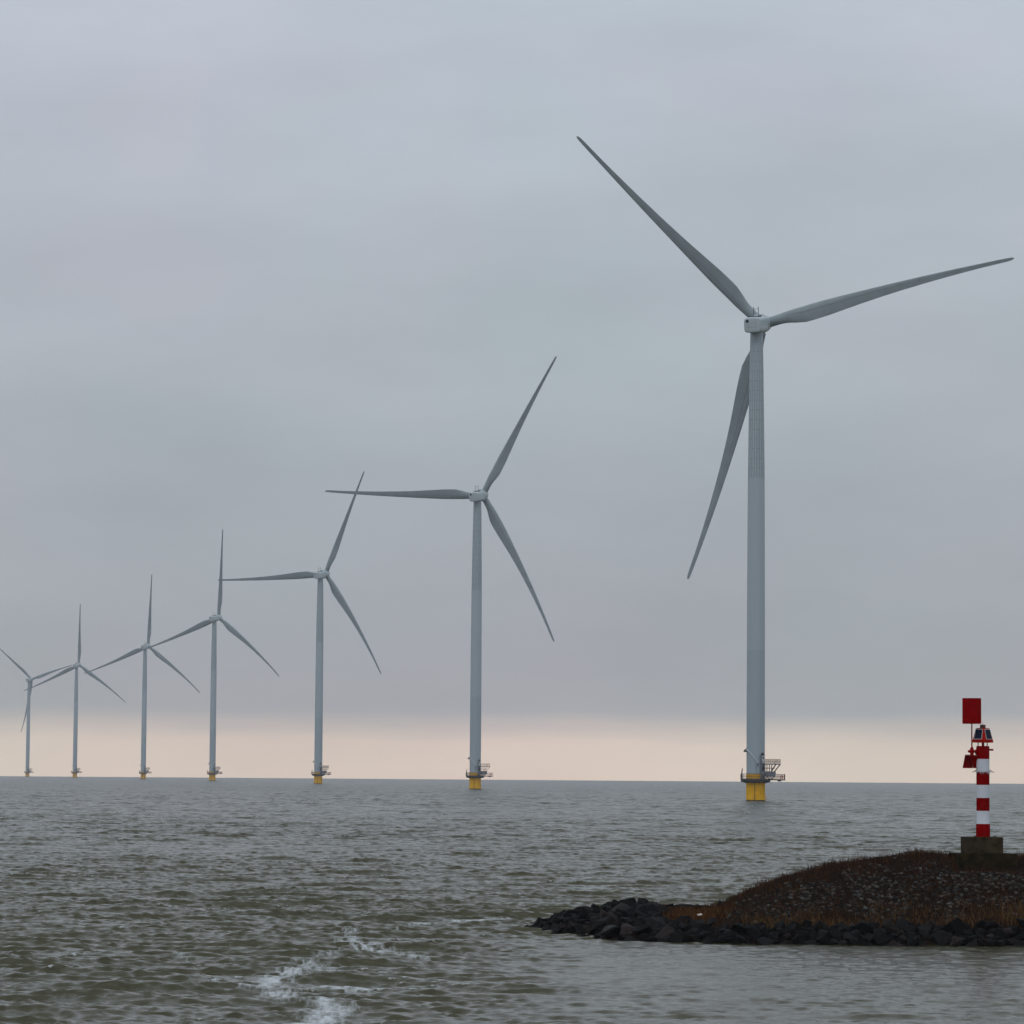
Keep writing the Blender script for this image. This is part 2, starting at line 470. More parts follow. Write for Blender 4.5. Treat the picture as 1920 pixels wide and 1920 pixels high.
# ------------------------------------------------------------------ the breakwater mound
XS = np.array([-.6, .54, 1.82, 3.27, 4.89, 6.0, 7.31, 10.6, 16, 40])
YF = np.array([117.2, 115.2, 112.7, 109.5, 108.3, 107.75, 107.35, 107.3, 107.1, 107.0])
RX = np.array([-.6, .54, 1.85, 3.55, 5.1, 6.2, 6.9, 7.7, 8.9, 10.5, 12.9, 14.0, 16, 40])
RZ = np.array([-.5, .0, .45, .84, .80, .78, .95, 1.38, 1.88, 2.30, 2.66, 2.70, 2.66, 2.7])
RY = np.array([117.6, 116.0, 114.4, 113.3, 113, 113, 113, 113, 113, 113, 113, 113, 113, 113])

def ground_z(x, y):
    z = ground_base(x, y)
    if x < .7: z -= (.7 - x) * 1.2
    # the bank drops away in front of the concrete slab
    if 14.0 < x < 17.0 and 110.4 < y < 113.4:
        k = min(1, (x - 14.0) / .4, (16.75 - x) / .4) * min(1, (y - 110.4) / 1.6)
        z -= .24 * max(0, k)
    return z

def ground_base(x, y):
    yf = np.interp(x, XS, YF); yr = np.interp(x, RX, RY); zr = np.interp(x, RX, RZ)
    u = (y - yf) / max(.3, (yr - yf))
    if u <= 0:
        return max(-1.0, -.05 + .55 * (y - yf))
    if u <= 1:
        zt = zr * (1 - (1 - u) ** 1.6)
        ub = 1.15 / (yr - yf)
        if u < ub: zm = .46 * u / ub
        else:
            t = (u - ub) / (1 - ub)
            zm = .46 + (zr - .46) * (0.80 * t + .20 * (1 - (1 - t) ** 3)) if t < 1 else zr
            # round the crest
            zm = .46 + (zr - .46) * (1 - (1 - t) ** 1.28)
        w = min(1, max(0, (x - 6.0) / 1.6))
        return zt * (1 - w) + zm * w
    v = (y - yr) / 6.5
    return max(-1.0, zr * (1 - 1.15 * v ** 1.7))

def build_ground():
    xs = np.concatenate([np.arange(-1.0, 20, .11), np.arange(20, 40.1, .5)])
    ys = np.concatenate([np.arange(104.5, 115, .11), np.arange(115, 125, .4)])
    bm = bmesh.new()
    g = []
    for x in xs:
        row = []
        for y in ys:
            z = ground_z(x, y)
            if z > .1:
                z += .05 * noise.noise(Vector((x * 1.3, y * 1.3, 0))) + .03 * noise.noise(Vector((x * 5, y * 5, 3)))
            row.append(bm.verts.new((x, y, z)))
        g.append(row)
    for i in range(len(xs) - 1):
        for j in range(len(ys) - 1):
            bm.faces.new((g[i][j], g[i + 1][j], g[i + 1][j + 1], g[i][j + 1]))
    m = mat_new("mound_soil", (.013, .0068, .0038), .95, var=.6, scale=2.2, dirt=(.006, .0038, .0026), spec=.03, bump=.8, bscale=14)
    o = build("ground", bm, m, smooth=60)
    tag(o, kind="structure")
build_ground()

def add_tint(me, cols):
    """cols: one colour per face"""
    at = me.color_attributes.new("tint", 'FLOAT_COLOR', 'CORNER')
    out = np.ones((len(me.loops), 4), np.float32)
    ls = np.empty(len(me.polygons), np.int32); lt = np.empty(len(me.polygons), np.int32)
    me.polygons.foreach_get("loop_start", ls); me.polygons.foreach_get("loop_total", lt)
    out[:, :3] = np.repeat(np.array(cols, np.float32), lt, axis=0)
    at.data.foreach_set("color", out.ravel())

def patchy(x, y, s, seed=0.0):
    return noise.noise(Vector((x * s, y * s, seed)))

# pitched stones of the slope, far too many to count
def build_pitching():
    V, Fc, C = [], [], []
    x = 6.9
    while x < 27:
        y = 107.9
        while y < 112.75:
            jx, jy = x + random.uniform(-.05, .05), y + random.uniform(-.05, .05)
            y += random.uniform(.095, .14)
            z = ground_z(jx, jy)
            if z < .48: continue
            if 14.2 < jx < 16.9 and jy > 111.9: continue
            cover = patchy(jx, jy * 1.2, .55, 5.0) + .6 * patchy(jx, jy, 1.7, 9.0)
            h = (z - .5) / max(.4, np.interp(jx, RX, RZ) - .5)
            if h > .86 + .25 * cover: continue
            if h < .16 + .2 * cover: continue
            if jx < 9.2 and random.random() < (9.2 - jx) * .3: continue
            if random.random() < .22 + .9 * max(0, cover): continue
            sx, sy, sz = random.uniform(.045, .095), random.uniform(.038, .066), random.uniform(.02, .06)
            n_ = 6
            a0 = random.uniform(0, 6)
            slope = R(25)
            base = len(V)
            tl = Matrix.Rotation(slope + random.gauss(0, .28), 3, 'X') @ Matrix.Rotation(random.gauss(0, .22), 3, 'Y')
            for lev, f in ((-.05, 1.0), (sz * .7, .95), (sz, .6)):
                for k in range(n_):
                    a = a0 + 2 * math.pi * k / n_
                    rr = random.uniform(.78, 1.12) * f
                    p = tl @ Vector((sx * math.cos(a) * rr, sy * math.sin(a) * rr, lev))
                    V.append((jx + p.x, jy + p.y, z + p.z))
            g = random.choice((.014, .025, .042, .06, .09, .032))* random.uniform(.75, 1.2)
            c = random.choice(((1, .99, .93), (1, .95, .86), (.95, 1, .94), (1, .86, .74), (1, .80, .66), (1, .90, .76)))
            c = (g * c[0], g * c[1], g * c[2])
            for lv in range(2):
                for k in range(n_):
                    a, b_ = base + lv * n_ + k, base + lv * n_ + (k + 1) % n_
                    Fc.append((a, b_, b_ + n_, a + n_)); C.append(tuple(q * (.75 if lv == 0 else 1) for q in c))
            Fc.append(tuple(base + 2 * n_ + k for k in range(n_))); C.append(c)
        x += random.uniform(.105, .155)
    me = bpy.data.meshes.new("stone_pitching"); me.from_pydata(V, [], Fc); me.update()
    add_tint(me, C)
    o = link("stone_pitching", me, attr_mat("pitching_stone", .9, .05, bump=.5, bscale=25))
    tag(o, "grey and brown stones set in the sloping face of the mound", "stone paving", kind="stuff")
build_pitching()

# dry grass and dead weeds
def build_grass():
    V, Fc, C = [], [], []
    TAN = ((.15, .082, .030), (.11, .057, .020), (.20, .12, .050), (.072, .034, .013))
    BRN = ((.034, .013, .007), (.046, .019, .008), (.022, .010, .006), (.058, .028, .012))
    RED = ((.080, .030, .010), (.11, .046, .015), (.052, .020, .0075))
    GRN = ((.028, .036, .010), (.020, .028, .009))
    def blade(x, y, h, w, col, lean=.25):
        z = ground_z(x, y) - .03
        a = random.uniform(0, 6.28)
        lx, ly = random.gauss(0, lean) * h, random.gauss(0, lean) * h
        dx, dy = w * math.cos(a), w * math.sin(a) * .4
        b = len(V)
        V.extend([(x - dx, y - dy, z), (x + dx, y + dy, z), (x + lx * .45 + dx * .7, y + ly * .45, z + h * .6),
                  (x + lx * .45 - dx * .7, y + ly * .45, z + h * .6), (x + lx, y + ly, z + h)])
        Fc.append((b, b + 1, b + 2, b + 3)); Fc.append((b + 3, b + 2, b + 4))
        f = random.uniform(.7, 1.2)
        c = tuple(q * f for q in col)
        C.extend((c, c))
    def free(x, y):
        return not (14.45 < x < 16.45 and 112.1 < y < 113.9)
    # foot of the slope: pale reedy grass
    for _ in range(26500):
        x = random.uniform(7.3, 27); y = random.uniform(108.35, 109.9)
        d = patchy(x, y * 2, .8, 1) + .5 * patchy(x, y, 2.5, 2)
        edge = (y - 108.35) / 1.55
        tall = .5 + .5 * max(0, min(1, (x - 13.5) / 2))
        if random.random() < edge * 1.25 - .25 * d - (.35 if x > 14.2 else 0) or random.random() > .62 + .7 * d: continue
        blade(x, y, random.uniform(.10, .36) * (.75 + .4 * d) * (.8 + .5 * tall), random.uniform(.004, .009), random.choice(TAN + TAN[:2] + BRN[:2] + (RED if x > 14 else RED[:1])))
    # low brown weeds over the whole slope
    for _ in range(39000):
        x = random.uniform(6.4, 27); y = random.uniform(108.3, 113)
        d = patchy(x, y * 1.2, .55, 5.0) + .6 * patchy(x, y, 1.7, 9.0)
        if random.random() > .46 + .9 * d or not free(x, y): continue
        blade(x, y, random.uniform(.04, .15), random.uniform(.006, .014), random.choice(BRN + BRN + TAN[3:] + RED[2:] + (GRN if x < 9.5 else BRN)), .5)
    # the foot grass thins out up the slope
    for _ in range(14000):
        x = random.uniform(7.3, 27); y = 109.0 + abs(random.gauss(0, 1.1))
        if y > 112 or not free(x, y) or random.random() > .55 + .8 * patchy(x, y * 1.5, 1.3, 21): continue
        blade(x, y, random.uniform(.06, .24), random.uniform(.004, .009), random.choice(TAN[1:2] + TAN[3:] + BRN + RED[2:]), .35)
    # crest fringe
    for _ in range(22500):
        x = random.uniform(6.2, 27); y = 113 + random.gauss(-.35, .75)
        if not free(x, y) or y > 115: continue
        d = patchy(x, y, 1.1, 4)
        if random.random() > .72 + .6 * d: continue
        blade(x, y, random.uniform(.05, .19) * (1 + .9 * max(-.5, d)) * (1.5 if random.random() < .12 else 1), random.uniform(.005, .013), random.choice(BRN + BRN + RED + TAN[3:]), .4)
    # a few tall thin stalks on the crest and the slope
    for _ in range(150):
        x = random.uniform(9, 14.4); y = random.choice((random.gauss(113, .4), random.uniform(108.8, 111)))
        blade(x, y, random.uniform(.2, .42), .0045, random.choice(BRN), .12)
    # orange grass behind the bare tip
    for _ in range(2600):
        x = random.gauss(5.9, .55); y = random.gauss(111.3, .6)
        if not 4.9 < x < 7.3: continue
        blade(x, y, random.uniform(.10, .34), random.uniform(.004, .010), random.choice(RED + RED + TAN[:2]), .35)
    for _ in range(500):
        x = random.gauss(3.9, .7); y = random.gauss(112.1, .5)
        blade(x, y, random.uniform(.05, .2), random.uniform(.004, .010), random.choice(GRN + BRN), .4)
    for _ in range(700):
        x = random.gauss(8.1, .25); y = random.gauss(108.9, .3)
        blade(x, y, random.uniform(.05, .15), random.uniform(.005, .012), random.choice(GRN + TAN[:1]), .45)
    me = bpy.data.meshes.new("dry_grass"); me.from_pydata(V, [], Fc); me.update()
    add_tint(me, C)
    o = link("dry_grass", me, attr_mat("grass_blades", .85, .05))
    tag(o, "brown and tan dry grass growing over the mound", "dry grass", kind="stuff")
build_grass()

# ------------------------------------------------------------------ rocks along the waterline
def rock_mesh(seed):
    rg = random.Random(seed)
    bm = bmesh.new()
    for _ in range(11):
        v = Vector((rg.gauss(0, 1), rg.gauss(0, 1), rg.gauss(0, 1))).normalized()
        v = v * rg.uniform(.85, 1.15)
        # blocky: push towards a box
        mxc = max(abs(v.x), abs(v.y), abs(v.z))
        v = v * (1 - .45) + (v / mxc) * .45 * .8
        bm.verts.new(v)
    r = bmesh.ops.convex_hull(bm, input=bm.verts)
    bmesh.ops.delete(bm, geom=[e for e in r["geom_interior"] if isinstance(e, bmesh.types.BMVert)], context='VERTS')
    bmesh.ops.dissolve_limit(bm, angle_limit=R(14), verts=bm.verts, edges=bm.edges)
    bmesh.ops.bevel(bm, geom=list(bm.edges), offset=.03, segments=1, affect='EDGES')
    bmesh.ops.triangulate(bm, faces=bm.faces)
    bmesh.ops.subdivide_edges(bm, edges=bm.edges, cuts=1, use_grid_fill=True)
    for v in bm.verts:
        v.co += v.co.normalized() * (.03 * noise.noise(v.co * 2.3 + Vector((seed, 0, 0))))
    bmesh.ops.recalc_face_normals(bm, faces=bm.faces)
    me = bpy.data.meshes.new("rock"); bm.to_mesh(me); bm.free()
    me.shade_smooth(); me.set_sharp_from_angle(angle=R(16))
    return me

def rock_material(name, c, wet=True):
    m = mat_new(name, c, .75, var=.45, scale=1.4, spec=.07, bump=.5, bscale=6)
    n, l = m.node_tree.nodes, m.node_tree.links
    oi = n.new("ShaderNodeObjectInfo")
    hsv = n.new("ShaderNodeHueSaturation")
    mr_ = n.new("ShaderNodeMapRange"); mr_.inputs[3].default_value = .4; mr_.inputs[4].default_value = 2.6
    l.new(oi.outputs["Random"], mr_.inputs[0]); l.new(mr_.outputs[0], hsv.inputs["Value"])
    b = n["Principled BSDF"]
    src = b.inputs["Base Color"].links[0].from_socket
    l.new(src, hsv.inputs["Color"]); l.new(hsv.outputs[0], b.inputs["Base Color"])
    return m
M_ROCK = rock_material("basalt", (.0062, .0058, .0060))
M_ROCKB = rock_material("brown_basalt", (.014, .011, .0098))
M_ROCKP = rock_material("pale_rock", (.045, .043, .043))
protos = []
for k in range(16):
    me = rock_mesh(100 + k)
    me.materials.append(M_ROCKB if k % 5 == 4 else M_ROCK)
    protos.append(me)
me_pale = rock_mesh(333); me_pale.materials.append(M_ROCKP)

def place_rock(me, x, y, z, sx, sy, sz, label, group, cat="rock"):
    o = bpy.data.objects.new("rock", me)
    COL.objects.link(o)
    o.location = (x, y, z)
    o.scale = (sx, sy, sz)
    o.rotation_euler = (random.uniform(-.45, .45), random.uniform(-.45, .45), random.uniform(0, 6.28))
    tag(o, label, cat, group)
    return o

TIP_L = "dark angular rock in the bare heap at the left tip of the breakwater"
EDGE_L = "dark angular rock in the row edging the grassy mound at the waterline"
TIP_G, EDGE_G = "rocks heaped at the breakwater tip", "rocks edging the mound along the waterline"
nrock = 0
spots = []
def try_spot(x, y, r):
    for (a, b, c) in spots:
        if math.hypot(a - x, (b - y) * .9) < (c + r) * .66: return False
    spots.append((x, y, r)); return True
# tip heap
tries = 0; ntip = 0
while ntip < 150 and tries < 12000:
    tries += 1
    x = random.uniform(.92, 6.4)
    yf = np.interp(x, XS, YF); yr = np.interp(x, RX, RY)
    y = random.uniform(yf - .15, yr + .35)
    if x > 5.0 and y > 110.4: continue
    r = random.choice((.17, .21, .26, .30, .37)) * random.uniform(.9, 1.15)
    if x < 2.2: r *= .62 + .17 * (x - .9)
    if not try_spot(x, y, r): continue
    z = ground_z(x, y) + r * .22
    place_rock(random.choice(protos), x, y, z, r * random.uniform(1.0, 1.35), r * random.uniform(.85, 1.15), r * random.uniform(.7, .98), TIP_L, TIP_G)
    ntip += 1
tries = 0; ned = 0
while ned < 138 and tries < 15000:
    tries += 1
    x = random.uniform(6.2, 16.9)
    yf = np.interp(x, XS, YF)
    y = random.uniform(yf - .12, yf + 1.2)
    r = random.choice((.18, .21, .26, .30, .34)) * random.uniform(.9, 1.15)
    if not try_spot(x, y, r): continue
    z = ground_z(x, y) + r * .25
    place_rock(random.choice(protos), x, y, z, r * random.uniform(1.0, 1.4), r * random.uniform(.85, 1.15), r * random.uniform(.72, 1.0), EDGE_L, EDGE_G)
    ned += 1
print("rocks", ntip, ned)
# rocks that can be told apart
place_rock(protos[3], .62, 114.9, .03, .24, .2, .2, "small lone rock standing in the water just off the left tip of the breakwater", None)
o = place_rock(me_pale, 3.16, 108.95, .25, .36, .25, .24, "paler grey boulder among the dark rocks low in the tip heap", None)
o = place_rock(protos[6], 6.25, 112.7, .88, .62, .3, .11, "long flat dark slab lying behind the orange grass", None); o.rotation_euler = (0, .03, .1)
o = place_rock(protos[9], 6.85, 112.6, 1.0, .13, .13, .2, "small upright dark stone at the right end of the flat slab", None); o.rotation_euler = (.05, -.1, .5)
# smaller rubble filling the gaps, and the rocks out of the picture
def build_rubble():
    bm = bmesh.new()
    tmp = []
    for k in range(5):
        b2 = bmesh.new(); b2.from_mesh(protos[k]); bmesh.ops.dissolve_limit(b2, angle_limit=R(25), verts=b2.verts, edges=b2.edges)
        mm = bpy.data.meshes.new("rubble_source"); b2.to_mesh(mm); b2.free(); tmp.append(mm)
    def put(x, y, r, lift):
        z = ground_z(x, y) + r * lift
        n0 = len(bm.verts)
        bm.from_mesh(random.choice(tmp))
        bm.verts.ensure_lookup_table()
        Mx = Matrix.Translation((x, y, z)) @ Matrix.Rotation(random.uniform(0, 6.28), 4, 'Z') @ Matrix.Rotation(random.uniform(-.5, .5), 4, 'X') @ Matrix.Diagonal((r * 1.2, r, r * .8, 1))
        for v in bm.verts[n0:]: v.co = Mx @ v.co
    for _ in range(480):
        x = random.uniform(.7, 17)
        yf = np.interp(x, XS, YF); yr = np.interp(x, RX, RY)
        y = random.uniform(yf - .3, yf + 1.25 if x > 5.4 else yr + 1.5)
        put(x, y, random.uniform(.07, .16), .1)
    for _ in range(260):
        x = random.uniform(17.0, 30); yf = np.interp(x, XS, YF)
        put(x, random.uniform(yf - .1, yf + 1.2), random.uniform(.18, .34), .2)
    for _ in range(110):
        x = random.uniform(1.5, 6.2); put(x, random.uniform(113.8, 117), random.uniform(.16, .3), .15)
    for mm in tmp: bpy.data.meshes.remove(mm)
    o = build("rubble", bm, M_ROCK, smooth=25)
    tag(o, "small dark rubble filling the gaps between the rocks", "rubble", kind="stuff")
build_rubble()

# scrap of litter in the orange grass
bm = bmesh.new()
bmesh.ops.create_icosphere(bm, subdivisions=2, radius=.06)
for v in bm.verts:
    v.co *= 1 + .5 * noise.noise(v.co * 30); v.co.x *= 1.5; v.co.z *= .6
lit = build("litter", bm, M_LITTER, smooth=20)
lit.location = (6.05, 110.5, ground_z(6.05, 110.5) + .2)
tag(lit, "small pale scrap of litter caught in the orange grass behind the tip rocks", "litter")

# ------------------------------------------------------------------ plinth, slab and beacon
BX, BY = 15.37, 113.0
bm = bmesh.new(); box(bm, (-.95, -.75, -.55), (.95, .75, 0), bevel=.02)
slab = build("concrete_slab", bm, M_SLAB); slab.location = (BX + .01, BY + .1, 2.70); slab.rotation_euler = (0, 0, R(8))
tag(slab, "broad low weathered concrete slab under the square block on the mound", "concrete slab")
bm = bmesh.new(); box(bm, (-.55, -.55, 0), (.55, .55, .525), bevel=.018)
for (x, y) in ((-.33, -.3), (.36, -.28)):
    box(bm, (x - .03, y - .03, .52), (x + .03, y + .03, .56))
plinth = build("concrete_plinth", bm, M_CONC); plinth.location = (BX - .04, BY, 2.704); plinth.rotation_euler = (0, 0, R(9.5))
tag(plinth, "dark mossy square concrete block carrying the striped beacon", "concrete block")

def stripe_material():
    m = mat_new("striped_paint", (.5, .5, .5), .6, spec=.0)
    n, l = m.node_tree.nodes, m.node_tree.links
    t = n.new("ShaderNodeTexCoord"); s = n.new("ShaderNodeSeparateXYZ"); l.new(t.outputs["Object"], s.inputs[0])
    d = n.new("ShaderNodeMath"); d.operation = 'DIVIDE'; d.inputs[1].default_value = .42; l.new(s.outputs["Z"], d.inputs[0])
    f = n.new("ShaderNodeMath"); f.operation = 'FLOOR'; l.new(d.outputs[0], f.inputs[0])
    mo = n.new("ShaderNodeMath"); mo.operation = 'MODULO'; mo.inputs[1].default_value = 2; l.new(f.outputs[0], mo.inputs[0])
    no = n.new("ShaderNodeTexNoise"); no.inputs["Scale"].default_value = 5; no.inputs["Detail"].default_value = 6
    mp_ = n.new("ShaderNodeMapping"); mp_.inputs["Scale"].default_value = (2, 2, .6); l.new(t.outputs["Object"], mp_.inputs[0]); l.new(mp_.outputs[0], no.inputs["Vector"])
    rd = n.new("ShaderNodeMix"); rd.data_type = 'RGBA'; rd.inputs[6].default_value = (.17, .0003, .0006, 1); rd.inputs[7].default_value = (.28, .0006, .001, 1); l.new(no.outputs["Fac"], rd.inputs[0])
    wh = n.new("ShaderNodeMix"); wh.data_type = 'RGBA'; wh.inputs[6].default_value = (.62, .65, .70, 1); wh.inputs[7].default_value = (.72, .75, .80, 1); l.new(no.outputs["Fac"], wh.inputs[0])
    mi = n.new("ShaderNodeMix"); mi.data_type = 'RGBA'
    l.new(mo.outputs[0], mi.inputs[0]); l.new(rd.outputs[2], mi.inputs[6]); l.new(wh.outputs[2], mi.inputs[7])
    l.new(mi.outputs[2], n["Principled BSDF"].inputs["Base Color"])
    return m

def build_beacon():
    root = empty("beacon", (BX, BY, 3.23))
    tag(root, "red and white striped light beacon with solar lantern on the breakwater mound", "beacon")
    r = .212
    bm = bmesh.new()
    lathe(bm, [(r + .018, 0), (r + .018, .03), (r + .012, .40), (r, .43), (r, .84), (r, 1.26), (r, 1.68), (r, 2.1), (r, 2.52), (r, 2.9), (r - .012, 2.94)], n=40)
    build("pillar", bm, stripe_material(), root, smooth=40)
    # frayed white skirt on the upper white band, with two long curved tines
    bm = bmesh.new()
    n_ = 44
    for k in range(n_):
        a = 2 * math.pi * k / n_
        da = math.pi / n_ * .95
        ln = random.uniform(.05, .14); fl = random.uniform(.01, .05)
        def pt(ang, rr, z): return (rr * math.cos(ang), rr * math.sin(ang), z)
        vs4 = [bm.verts.new(pt(a - da, r + .008, 2.18)), bm.verts.new(pt(a + da, r + .008, 2.18)), bm.verts.new(pt(a, r + .012 + fl, 2.14 - ln))]
        bm.faces.new(vs4)
        vs5 = [bm.verts.new(pt(a - da, r + .003, 2.18)), bm.verts.new(pt(a, r + .006 + fl, 2.135 - ln)), bm.verts.new(pt(a + da, r + .003, 2.18))]
        bm.faces.new(vs5)
    build("frayed_skirt", bm, M_WHITE, root)
    for s in (-1, 1):
        bm = bmesh.new()
        tube(bm, [(s * (r - .01), -.03, 2.16), (s * (r + .05), -.05, 2.13), (s * (r + .10), -.06, 2.10), (s * (r + .16), -.06, 2.085)], [.02, .017, .012, .004], 8)
        build("skirt_tine", bm, M_GREYSTEEL, root, smooth=40)
    # legs under the lantern
    for (x, y, w) in ((-.15, .03, .016), (.005, -.10, .03), (.145, .03, .016), (0, .15, .016)):
        bm = bmesh.new(); tube(bm, [(x, y, 2.93), (x, y, 3.07)], w, 10)
        build("lantern_leg", bm, M_RED, root, smooth=40)
    # lantern: eight-sided flared body, wide corner facing the viewer
    lan_root = None
    z0, z1, z2 = 3.05, 3.14, 3.50
    def octo(rad, cut, z, rot):
        pts = []
        for q in range(4):
            a = rot + q * math.pi / 2
            c, s = math.cos(a), math.sin(a)
            for sgn in (-1, 1):
                # face centre direction (c,s); half width = rad - cut
                hx = (rad - cut) * sgn
                pts.append((rad * c - hx * s, rad * s + hx * c, z))
        return pts
    rot = R(45)
    bm = bmesh.new()
    levels = [octo(.272, .075, z0, rot), octo(.272, .075, z0 + .08, rot), octo(.262, .075, z1 + .01, rot), octo(.178, .035, z2, rot), octo(.15, .03, z2 + .02, rot)]
    rings = [[bm.verts.new(p) for p in lv] for lv in levels]
    for a, b in zip(rings, rings[1:]):
        for k in range(8):
            bm.faces.new((a[k], a[(k + 1) % 8], b[(k + 1) % 8], b[k]))
    bm.faces.new(rings[0][::-1]); bm.faces.new(rings[-1])
    lan = build("lantern", bm, M_REDORANGE, root)
    for q in range(4):
        a = rot + q * math.pi / 2
        c, s = math.cos(a), math.sin(a)
        def P(rad, w, z, out): return Vector(((rad + out) * c - w * s, (rad + out) * s + w * c, z))
        zl, zh = z1 + .035, z2 - .025
        def rad_at(z): return .262 + (.175 - .262) * (z - z1 - .01) / (z2 - z1 - .01)
        for nm, grow, o1, o2, mt in (("panel_frame", .014, -.004, .008, M_WHITE), ("solar_panel", 0, .004, .013, M_PANEL)):
            bm = bmesh.new()
            vv = []
            for o_ in (o1, o2):
                for (w, z) in ((-.142 - grow, zl - grow), (.142 + grow, zl - grow), (.128 + grow, zh + grow), (-.128 - grow, zh + grow)):
                    vv.append(bm.verts.new(P(rad_at(z), w, z, o_)))
            bm.faces.new(vv[4:]); bm.faces.new(vv[:4][::-1])
            for k in range(4): bm.faces.new((vv[k], vv[(k + 1) % 4], vv[4 + (k + 1) % 4], vv[4 + k]))
            build(nm, bm, mt, lan)
    bm = bmesh.new(); lathe(bm, [(.10, 3.52), (.10, 3.545), (.088, 3.55), (.088, 3.595), (.1, 3.6), (.095, 3.625), (.02, 3.64)], n=24)
    build("lantern_cap", bm, mat_new("cap_paint", (.10, .028, .024), .5, var=.3, scale=8), root, smooth=35)
    bm = bmesh.new(); tube(bm, [(0, 0, 3.63), (0, 0, 3.74)], [.008, .002], 6)
    build("lightning_spike", bm, M_DARK, root)
    # stub arm on the right
    bm = bmesh.new(); tube(bm, [(r - .02, -.04, 2.82), (r + .125, -.04, 2.82)], .03, 12)
    build("stub_arm", bm, M_RED, root, smooth=40)
    # bracket to the topmark pole
    px = -.36
    bm = bmesh.new()
    tube(bm, [(-r + .05, -.03, 2.76), (px + .02, -.03, 2.765)], .035, 12)
    bmesh.ops.create_uvsphere(bm, u_segments=16, v_segments=10, radius=.085, matrix=Matrix.Translation((-r - .005, -.03, 2.75)) @ Matrix.Diagonal((.6, .8, 1.05, 1)))
    tube(bm, [(px - .125, -.03, 2.765), (px + .105, -.03, 2.765)], .04, 12)
    build("bracket", bm, M_RED, root, smooth=40)
    bm = bmesh.new()
    tube(bm, [(px, -.03, 2.62), (px, -.03, 2.70)], .055, 14)
    tube(bm, [(px, -.03, 2.70), (px, -.03, 2.80), (px, -.03, 2.86), (px, -.03, 2.92), (px, -.03, 3.72)], [.075, .07, .055, .022, .020], 14)
    build("topmark_pole", bm, M_RED, root, smooth=40)
    # can topmark
    bm = bmesh.new()
    lathe(bm, [(.318, 0), (.318, .83)], n=10)
    can = build("can_topmark", bm, M_RED, root); can.location = (px, -.03, 3.66); can.rotation_euler = (0, 0, R(9))
    # corner reflector hanging below the bracket
    refl = bmesh.new()
    cxr = px - .0
    # outline trapezoid (front), depth; crossing inner plates
    def quad(*p): refl.faces.new([refl.verts.new(q) for q in p])
    zt, zb = 2.64, 2.22
    th = .012
    xl0, xr0, xl1, xr1 = cxr - .21, cxr + .26, cxr - .29, cxr + .24
    def plate(a, b, c, d, t=.014):
        a, b, c, d = map(Vector, (a, b, c, d))
        nrm = (b - a).cross(d - a).normalized() * t / 2
        f = [refl.verts.new(p + nrm) for p in (a, b, c, d)]; g = [refl.verts.new(p - nrm) for p in (a, b, c, d)]
        refl.faces.new(f); refl.faces.new(g[::-1])
        for k in range(4): refl.faces.new((f[k], g[k], g[(k + 1) % 4], f[(k + 1) % 4]))
    # two side wings meeting in a V behind, one tilted front plate, top and bottom sills
    plate((xl0, .05, zt), (cxr + .05, .22, zt), (cxr + .06, .22, zb), (xl1, .05, zb))
    plate((cxr + .062, .22, zt), (xr0, .0, zt), (xr1, .0, zb), (cxr + .072, .22, zb))
    plate((xl0 + .09, -.16, zt - .005), (xr0 - .02, -.16, zt - .005), (cxr + .13, .10, zb + .01), (cxr + .08, .10, zb + .01))
    plate((xl1, -.1, zb + .008), (xr1, -.1, zb + .008), (xr1, .05, zb + .008), (xl1, .05, zb + .008))
    plate((xl0, -.1, zt + .01), (xr0, -.1, zt + .01), (xr0, .08, zt + .01), (xl0, .08, zt + .01))
    build("radar_reflector", refl, M_RED, root)
build_beacon()

# ------------------------------------------------------------------ wind turbines
TILT = R(9.0); OVER = 5.1; RR = 53.5; HUB_Z = 95.15

def section(n=28, th=.2):
    """closed outline, x from 0 (leading) to 1 (trailing), as (x, y); two close points make the seam strip"""
    xs = [.5 * (1 - math.cos(math.pi * k / (n // 2))) for k in range(n // 2 + 1)]
    def yt(x): return 5 * th * (.2969 * math.sqrt(x) - .126 * x - .3516 * x * x + .2843 * x ** 3 - .1030 * x ** 4)
    up = [(x, yt(x) + .03 * math.sin(math.pi * x)) for x in xs]
    lo = [(x, -yt(x) + .03 * math.sin(math.pi * x)) for x in xs[1:-1]][::-1]
    return up[::-1] + [(a, b) for a, b in lo[::-1]]      # TE -> LE on the far side, then LE -> TE on the near side

